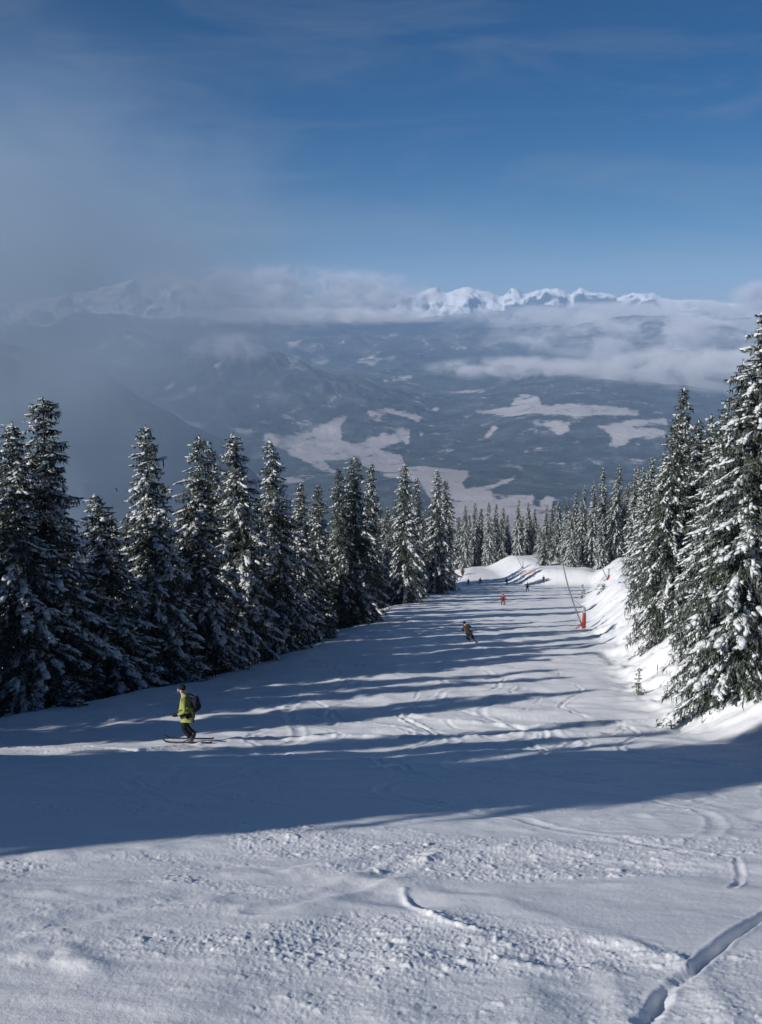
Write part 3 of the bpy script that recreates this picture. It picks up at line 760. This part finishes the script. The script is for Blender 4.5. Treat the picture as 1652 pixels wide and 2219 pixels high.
# ------------------------------------------------------------------ valley and mountains
Bx = [-400, 0, 100, 200, 300, 400, 500, 560, 680, 900, 3000]     # crest of the near-left spur, by picture column
Bz = [60, -95, -150, -220, -330, -430, -560, -640, -1000, -1300, -1400]
def valley_z(x, y):
    r = np.hypot(x, y); px = CX + F * (x / np.maximum(y, 1)) / 1.02
    z = np.interp(r, [500, 1500, 3000, 4500, 6500, 7700, 9000, 10500, 12000, 14000, 16000, 19000, 30000],
                  [-250, -620, -930, -1000, -1000, -985, -950, -880, -690, -480, -300, -150, 0])
    n1 = ridged(x / 2200, y / 2600, 5, 5, .5); n2 = fbm(x / 900, y / 900, 9, 5)
    amp = np.interp(r, [500, 4000, 5500, 6800, 8500, 10000, 16000], [20, 10, 8, 50, 80, 130, 170])
    # forested hill on the right, its terrace above
    z = z + 230 * np.exp(-((px - 1300) / 330) ** 2) * sstep(5600, 7600, r) * (1 - .4 * sstep(9000, 11000, r))
    # mountain in mid distance on the left
    cx, cyy = at_y(512, 800, 9000)[:2]; dx = (x - cx); dy = (y - cyy)
    rr_ = np.sqrt((dx / 1250) ** 2 + (dy / 1300) ** 2); mtn = -1000 + 780 * np.exp(-rr_ ** 1.15 * 1.1) + 190 * np.exp(-rr_) * ridged(x / 1000, y / 1300, 15, 5, .55)
    cx2 = at_y(300, 800, 9800)[0]; rr2 = np.sqrt(((x - cx2) / 1500) ** 2 + ((y - 9800) / 1500) ** 2); mt2 = -1000 + 700 * np.exp(-rr2 ** 1.2) + 90 * np.exp(-rr2) * ridged(x / 1100, y / 1100, 19, 5, .55)
    # spur falling from the left, near
    cr = np.interp(px, Bx, Bz) + 45 * ridged(x / 650, y / 650, 25, 5, .5); sp = cr - .30 * np.abs(r - 3600) - .18 * np.maximum(3600 - r, 0)
    z = z + amp * (n1 - .5) * .8 + amp * .35 * n2
    for q in (mtn, mt2, sp):
        k = 40.0; h = np.clip(.5 + .5 * (q - z) / k, 0, 1); z = z * (1 - h) + q * h + k * h * (1 - h)
    return z
def c1(L): return [(a * .9685 / 1.8457, (b * .9685 + 1000) / 1.8457) for a, b in L]
def c2(L): return [((a * .968 + 1450) / 1.8457, (b * .968 + 1000) / 1.8457) for a, b in L]
def ell(f, cx, cy_, a, b, t=0):
    return f([(cx + a * math.cos(q) * math.cos(t) - b * math.sin(q) * math.sin(t), cy_ + a * math.cos(q) * math.sin(t) + b * math.sin(q) * math.cos(t)) for q in [i * .6283 for i in range(10)]])
FIELDS = [
 c1([(1080, 742), (1170, 768), (1250, 758), (1300, 735), (1390, 690), (1462, 675), (1405, 720), (1410, 790), (1480, 800), (1560, 770), (1700, 735), (1700, 775), (1560, 825), (1660, 850), (1680, 905), (1600, 935), (1500, 850), (1420, 868), (1340, 868), (1390, 915), (1330, 910), (1240, 862), (1160, 830), (1100, 790)]),
 c2([(0, 790), (60, 768), (130, 748), (182, 752), (120, 785), (40, 812), (0, 820)]), c2([(18, 668), (60, 658), (130, 655), (185, 668), (245, 690), (222, 712), (175, 690), (110, 676), (40, 692)]),
 c2([(-30, 835), (30, 850), (90, 848), (150, 870), (165, 898), (250, 895), (300, 903), (445, 908), (432, 935), (415, 965), (425, 985), (520, 972), (600, 948), (634, 932), (612, 956), (545, 985), (527, 1015), (560, 1025), (640, 1012), (712, 1010), (700, 1045), (722, 1062), (765, 1015), (790, 1030), (760, 1180), (330, 1180), (300, 1060), (240, 960), (100, 935), (0, 890)]),
 c2([(470, 668), (560, 655), (610, 648), (635, 608), (680, 598), (720, 605), (742, 640), (900, 636), (1020, 645), (1150, 660), (1150, 684), (1000, 682), (900, 688), (700, 676), (600, 684), (480, 675)]),
 c2([(655, 700), (780, 706), (862, 720), (850, 745), (808, 768), (790, 742), (760, 728), (700, 716)]), c2([(955, 724), (1060, 718), (1140, 735), (1250, 745), (1250, 772), (1140, 770), (1040, 772), (1010, 745)]),
 c2([(1060, 712), (1150, 695), (1260, 688), (1260, 722), (1150, 726)]), c2([(498, 770), (530, 735), (562, 722), (545, 755), (518, 772)]), c2([(1005, 808), (1040, 778), (1115, 782), (1060, 818)]),
 ell(c2, 978, 884, 30, 7), ell(c1, 1255, 711, 34, 11), ell(c1, 1215, 390, 36, 13), ell(c1, 1285, 408, 46, 13, -.2), ell(c1, 1325, 456, 42, 20, -.1), ell(c1, 1215, 452, 36, 12, -.4), ell(c1, 1522, 459, 52, 16, -.05), ell(c1, 1600, 355, 50, 8, -.1),
 ell(c1, 800, 720, 60, 9, .25), ell(c1, 720, 690, 40, 6, .3), ell(c1, 690, 572, 40, 8, -.5), ell(c1, 800, 565, 34, 7, -.9), ell(c1, 885, 490, 40, 7, -.9), ell(c1, 820, 632, 30, 6, -.6),
 c1([(360, 716), (420, 735), (500, 780), (560, 815), (540, 815), (480, 785), (400, 742)]), c1([(400, 836), (470, 842), (560, 862), (700, 868), (700, 885), (560, 880), (450, 858)]),
 ell(c1, 640, 660, 70, 6, .45), ell(c1, 90, 400, 30, 6, .6), ell(c1, 1000, 735, 80, 7, .1), ell(c1, 1090, 712, 60, 6, .1), c1([(250, 960), (300, 965), (380, 1010), (360, 1060), (280, 1060)]),
 ell(c1, 1180, 950, 90, 12, .1), ell(c1, 1560, 700, 60, 5, 0), ell(c2, 245, 760, 12, 10), ell(c2, 185, 790, 8, 14, 0), ell(c2, 190, 830, 7, 8), ell(c2, 300, 655, 14, 5), ell(c2, 250, 865, 9, 5), ell(c2, 430, 585, 90, 5, -.05), ell(c2, 150, 530, 70, 6, -.15),
]
def inside(px, py, poly):
    c = np.zeros(px.shape, bool); n = len(poly)
    for i in range(n):
        x1, y1 = poly[i]; x2, y2 = poly[(i + 1) % n]
        if y1 == y2: continue
        k = ((y1 > py) != (y2 > py)) & (px < (x2 - x1) * (py - y1) / (y2 - y1) + x1); c ^= k
    return c
def land_mat(kind):
    m, t, b, o = mat_new('wooded_valley' if kind == 'valley' else 'alpine_rock_and_snow')
    g = N(t, 'ShaderNodeNewGeometry')
    b.inputs['Roughness'].default_value = .9; b.inputs['Specular IOR Level'].default_value = .1
    if kind == 'valley':
        at = N(t, 'ShaderNodeAttribute'); at.attribute_name = 'field'
        n = noise_node(t, .0045, 8, .75, g.outputs['Position'])
        fr = ramp(t, n.outputs['Fac'], [(.38, (.022, .030, .030)), (.52, (.050, .062, .060)), (.63, (.10, .115, .125)), (.75, (.30, .31, .33))])
        n2 = noise_node(t, .0016, 5, .6, g.outputs['Position'])
        sn = ramp(t, n2.outputs['Fac'], [(.3, (.36, .33, .33)), (.7, (.56, .52, .51))])
        n3 = noise_node(t, .0055, 9, .75, g.outputs['Position'])
        ad = N(t, 'ShaderNodeMath', operation='MULTIPLY_ADD'); ad.inputs[1].default_value = 2.2; ad.inputs[2].default_value = -.87
        t.links.new(n3.outputs['Fac'], ad.inputs[0]); a2 = N(t, 'ShaderNodeMath', operation='MULTIPLY_ADD'); t.links.new(ad.outputs[0], a2.inputs[2]); t.links.new(at.outputs['Fac'], a2.inputs[0]); a2.inputs[1].default_value = .50
        mr = N(t, 'ShaderNodeMapRange'); mr.inputs['From Min'].default_value = .38; mr.inputs['From Max'].default_value = .62; t.links.new(a2.outputs[0], mr.inputs['Value'])
        mx = N(t, 'ShaderNodeMix', data_type='RGBA'); t.links.new(mr.outputs[0], mx.inputs[0]); t.links.new(fr.outputs[0], mx.inputs[6]); t.links.new(sn.outputs[0], mx.inputs[7]); t.links.new(mx.outputs[2], b.inputs['Base Color'])
        n4 = noise_node(t, .02, 4, .7, g.outputs['Position']); bp = N(t, 'ShaderNodeBump'); bp.inputs['Strength'].default_value = .5; bp.inputs['Distance'].default_value = 20
        t.links.new(n4.outputs['Fac'], bp.inputs['Height']); t.links.new(bp.outputs[0], b.inputs['Normal'])
    else:
        sp = N(t, 'ShaderNodeSeparateXYZ'); t.links.new(g.outputs['Normal'], sp.inputs[0])
        n = noise_node(t, .004, 6, .7, g.outputs['Position']); ad = N(t, 'ShaderNodeMath', operation='MULTIPLY_ADD'); ad.inputs[1].default_value = .5; t.links.new(n.outputs['Fac'], ad.inputs[0]); t.links.new(sp.outputs['Z'], ad.inputs[2])
        r = ramp(t, ad.outputs[0], [(.86, (.06, .07, .09)), (1.0, (.80, .80, .82))]); t.links.new(r.outputs[0], b.inputs['Base Color'])
    return m
az = np.radians(np.concatenate([np.linspace(-60, -23, 60)[:-1], np.linspace(-23, 23, 560), np.linspace(23, 60, 60)[1:]]))
rad = np.concatenate([np.geomspace(480, 2400, 40)[:-1], np.geomspace(2400, 17500, 330)])
V, f = fan('valley', az, rad, None, valley_z)
px, py = project(V[:, 0], V[:, 1], V[:, 2]); px = px + 2 * fbm(V[:, 0] / 300, V[:, 1] / 300, 91, 2); py = py + 1.2 * fbm(V[:, 0] / 250, V[:, 1] / 250, 93, 2)
fld = np.zeros(len(V), bool)
for P in FIELDS:
    P = np.array(P); m = (px > P[:, 0].min()) & (px < P[:, 0].max()) & (py > P[:, 1].min()) & (py < P[:, 1].max())
    idx = np.nonzero(m)[0]
    if len(idx): fld[idx] |= inside(px[idx], py[idx], [tuple(q) for q in P])
me = mesh_np('valley', V, [f]); at = me.attributes.new('field', 'FLOAT', 'POINT'); fg = fld.reshape(len(rad), len(az)).astype(np.float32)
for _ in range(1):
    fg = (fg + np.roll(fg, 1, 0) + np.roll(fg, -1, 0)) / 3; fg = (fg + np.roll(fg, 1, 1) + np.roll(fg, -1, 1)) / 3
at.data.foreach_set('value', fg.ravel())
tag(obj('valley_terrain', me, land_mat('valley')), kind='structure')
# snowy range on the skyline
sx = [-900, -300, -100, 60, 250, 300, 320, 345, 380, 400, 440, 470, 520, 560, 700, 900, 930, 965, 1040, 1085, 1105, 1125, 1160, 1200, 1230, 1250, 1275, 1305, 1330, 1360, 1400, 1440, 1475, 1600, 1700, 2000, 2600]
sy = [640, 640, 645, 655, 628, 606, 620, 612, 618, 606, 618, 632, 645, 650, 662, 645, 622, 630, 632, 640, 626, 640, 630, 621, 634, 623, 634, 642, 650, 636, 640, 648, 652, 672, 668, 660, 650]
def range_z(x, y):
    r = np.hypot(x, y); px = CX + F * (x / np.maximum(y, 1)); top = np.interp(px, sx, sy)
    crest = 20000 * np.tan(np.radians(PITCH) * -1 + np.arctan((CY - top) / F)) + 60
    jag = 115 * (ridged(x / 1100, y / 1100, 33, 6, .62) - 1.0)
    return crest - np.abs(r - 20000) * .42 * (1 + .25 * np.sign(20000 - r)) + jag * np.interp(np.abs(r - 20000), [0, 600], [.45, 1.3])
az = np.radians(np.linspace(-34, 34, 700)); rad = np.linspace(17600, 21500, 90)
V, f = fan('range', az, rad, None, range_z)
tag(obj('mountain_range', mesh_np('mountain_range', V, [f]), land_mat('rock')), kind='structure')

# ------------------------------------------------------------------ air
def box_mesh(name, x0, x1, y0, y1, z0, z1):
    v = [(x0, y0, z0), (x1, y0, z0), (x1, y1, z0), (x0, y1, z0), (x0, y0, z1), (x1, y0, z1), (x1, y1, z1), (x0, y1, z1)]
    me = bpy.data.meshes.new(name); me.from_pydata(v, [], [(0, 3, 2, 1), (4, 5, 6, 7), (0, 1, 5, 4), (1, 2, 6, 5), (2, 3, 7, 6), (3, 0, 4, 7)]); return me
hm = bpy.data.materials.new('air_haze'); hm.use_nodes = True; t = hm.node_tree; t.nodes.clear()
o = N(t, 'ShaderNodeOutputMaterial'); pv = N(t, 'ShaderNodeVolumePrincipled'); t.links.new(pv.outputs[0], o.inputs['Volume'])
pv.inputs['Color'].default_value = (.44, .66, 1.0, 1); pv.inputs['Density'].default_value = 5.5e-5; pv.inputs['Anisotropy'].default_value = -.1
tag(obj('haze', box_mesh('haze', -22000, 22000, -900, 24000, -5200, 760), hm), kind='stuff')
def fog(name, lab, x0, x1, y0, y1, z0, z1, dens, scale, thr, seed, colr=(.9, .9, .92), soft=.35, w=.2, squash=2.5, aniso=.2, step=None):
    """cloud bank: density is noise inside a soft-edged ellipsoid that fills the box"""
    m = bpy.data.materials.new(name); m.use_nodes = True; t = m.node_tree; t.nodes.clear()
    o = N(t, 'ShaderNodeOutputMaterial'); pv = N(t, 'ShaderNodeVolumePrincipled'); t.links.new(pv.outputs[0], o.inputs['Volume'])
    pv.inputs['Color'].default_value = (*colr, 1); pv.inputs['Anisotropy'].default_value = aniso
    tc = N(t, 'ShaderNodeTexCoord')
    ln = N(t, 'ShaderNodeVectorMath', operation='LENGTH'); t.links.new(tc.outputs['Object'], ln.inputs[0])
    fo = N(t, 'ShaderNodeMapRange', interpolation_type='SMOOTHSTEP'); fo.inputs['From Min'].default_value = 1.0; fo.inputs['From Max'].default_value = 1 - soft * 2 if soft < .5 else 0.0; t.links.new(ln.outputs['Value'], fo.inputs['Value'])
    g = N(t, 'ShaderNodeNewGeometry'); mp = N(t, 'ShaderNodeMapping'); mp.inputs['Scale'].default_value = (1, 1, squash); mp.inputs['Location'].default_value = (seed * 777.0, seed * 333.0, 0)
    t.links.new(g.outputs['Position'], mp.inputs['Vector']); n = noise_node(t, scale, 5, .66, mp.outputs[0], .5)
    mr = N(t, 'ShaderNodeMapRange'); mr.inputs['From Min'].default_value = thr; mr.inputs['From Max'].default_value = thr + w; t.links.new(n.outputs['Fac'], mr.inputs['Value'])
    a = N(t, 'ShaderNodeMath', operation='MULTIPLY'); t.links.new(fo.outputs[0], a.inputs[0]); t.links.new(mr.outputs[0], a.inputs[1])
    b = N(t, 'ShaderNodeMath', operation='MULTIPLY'); t.links.new(a.outputs[0], b.inputs[0]); b.inputs[1].default_value = dens; t.links.new(b.outputs[0], pv.inputs['Density'])
    o_ = obj(name, box_mesh(name, -1, 1, -1, 1, -1, 1), m); o_.location = ((x0 + x1) / 2, (y0 + y1) / 2, (z0 + z1) / 2); o_.scale = ((x1 - x0) / 2, (y1 - y0) / 2, (z1 - z0) / 2)
    tag(o_, lab, kind='stuff'); return o_

W = (.95, .95, 1.0)
fog('mist_veil', 'thin grey mist drifting past on the left of the view', -1850, 120, 1300, 3300, -1080, 720, 7.5e-3, .0019, .40, 3, colr=(.58, .71, .86), soft=.49, w=.3, squash=1.2, aniso=0)
fog('fog_bank', 'thin sheet of fog over the wooded hill on the right', 100, 6800, 10000, 13500, -680, 40, 1.0e-2, .0018, .53, 5, colr=W, soft=.45, w=.14, squash=2.4, aniso=-.2)
fog('fog_bank', 'bright fog puff above the terrace fields on the right', 1300, 5600, 8000, 10600, -830, -300, 1.8e-2, .0026, .47, 6, colr=W, soft=.45, w=.14, squash=1.6, aniso=-.2)
fog('fog_bank', 'low wisp of fog between valley and right-hand hill', 300, 2300, 8800, 10400, -700, -430, 1.5e-2, .0035, .48, 7, colr=W, soft=.45, w=.14, squash=2, aniso=-.2)
fog('fog_bank', 'small cloud caught on the summit of the dark left mountain', -1700, -750, 7800, 8700, -480, -160, 9e-3, .0050, .45, 8, colr=W, soft=.49, w=.2, squash=1.2, aniso=-.2)
fog('fog_bank', 'long narrow streak of cloud above the valley', -3200, 1500, 11500, 13500, -230, 30, 1.6e-2, .0026, .47, 10, colr=W, soft=.45, w=.15, squash=2, aniso=-.2)
fog('cloud_bank', 'heaped cloud along the foot of the far range on the left', -4700, 1300, 13800, 17500, -420, 700, 2.0e-2, .0021, .53, 9, colr=W, soft=.45, w=.08, squash=1.5, aniso=-.2)
fog('cloud_bank', 'flat cloud under the snowy peaks on the right', 600, 9000, 13800, 17500, -420, 140, 1.6e-2, .0021, .48, 12, colr=W, soft=.45, w=.10, squash=2., aniso=-.2)
fog('cloud_bank', 'white cumulus rising beside the right-hand treetops', 5200, 8600, 14300, 16800, -200, 560, 2.5e-2, .0022, .45, 14, colr=W, soft=.45, w=.08, squash=1.3, aniso=-.2)
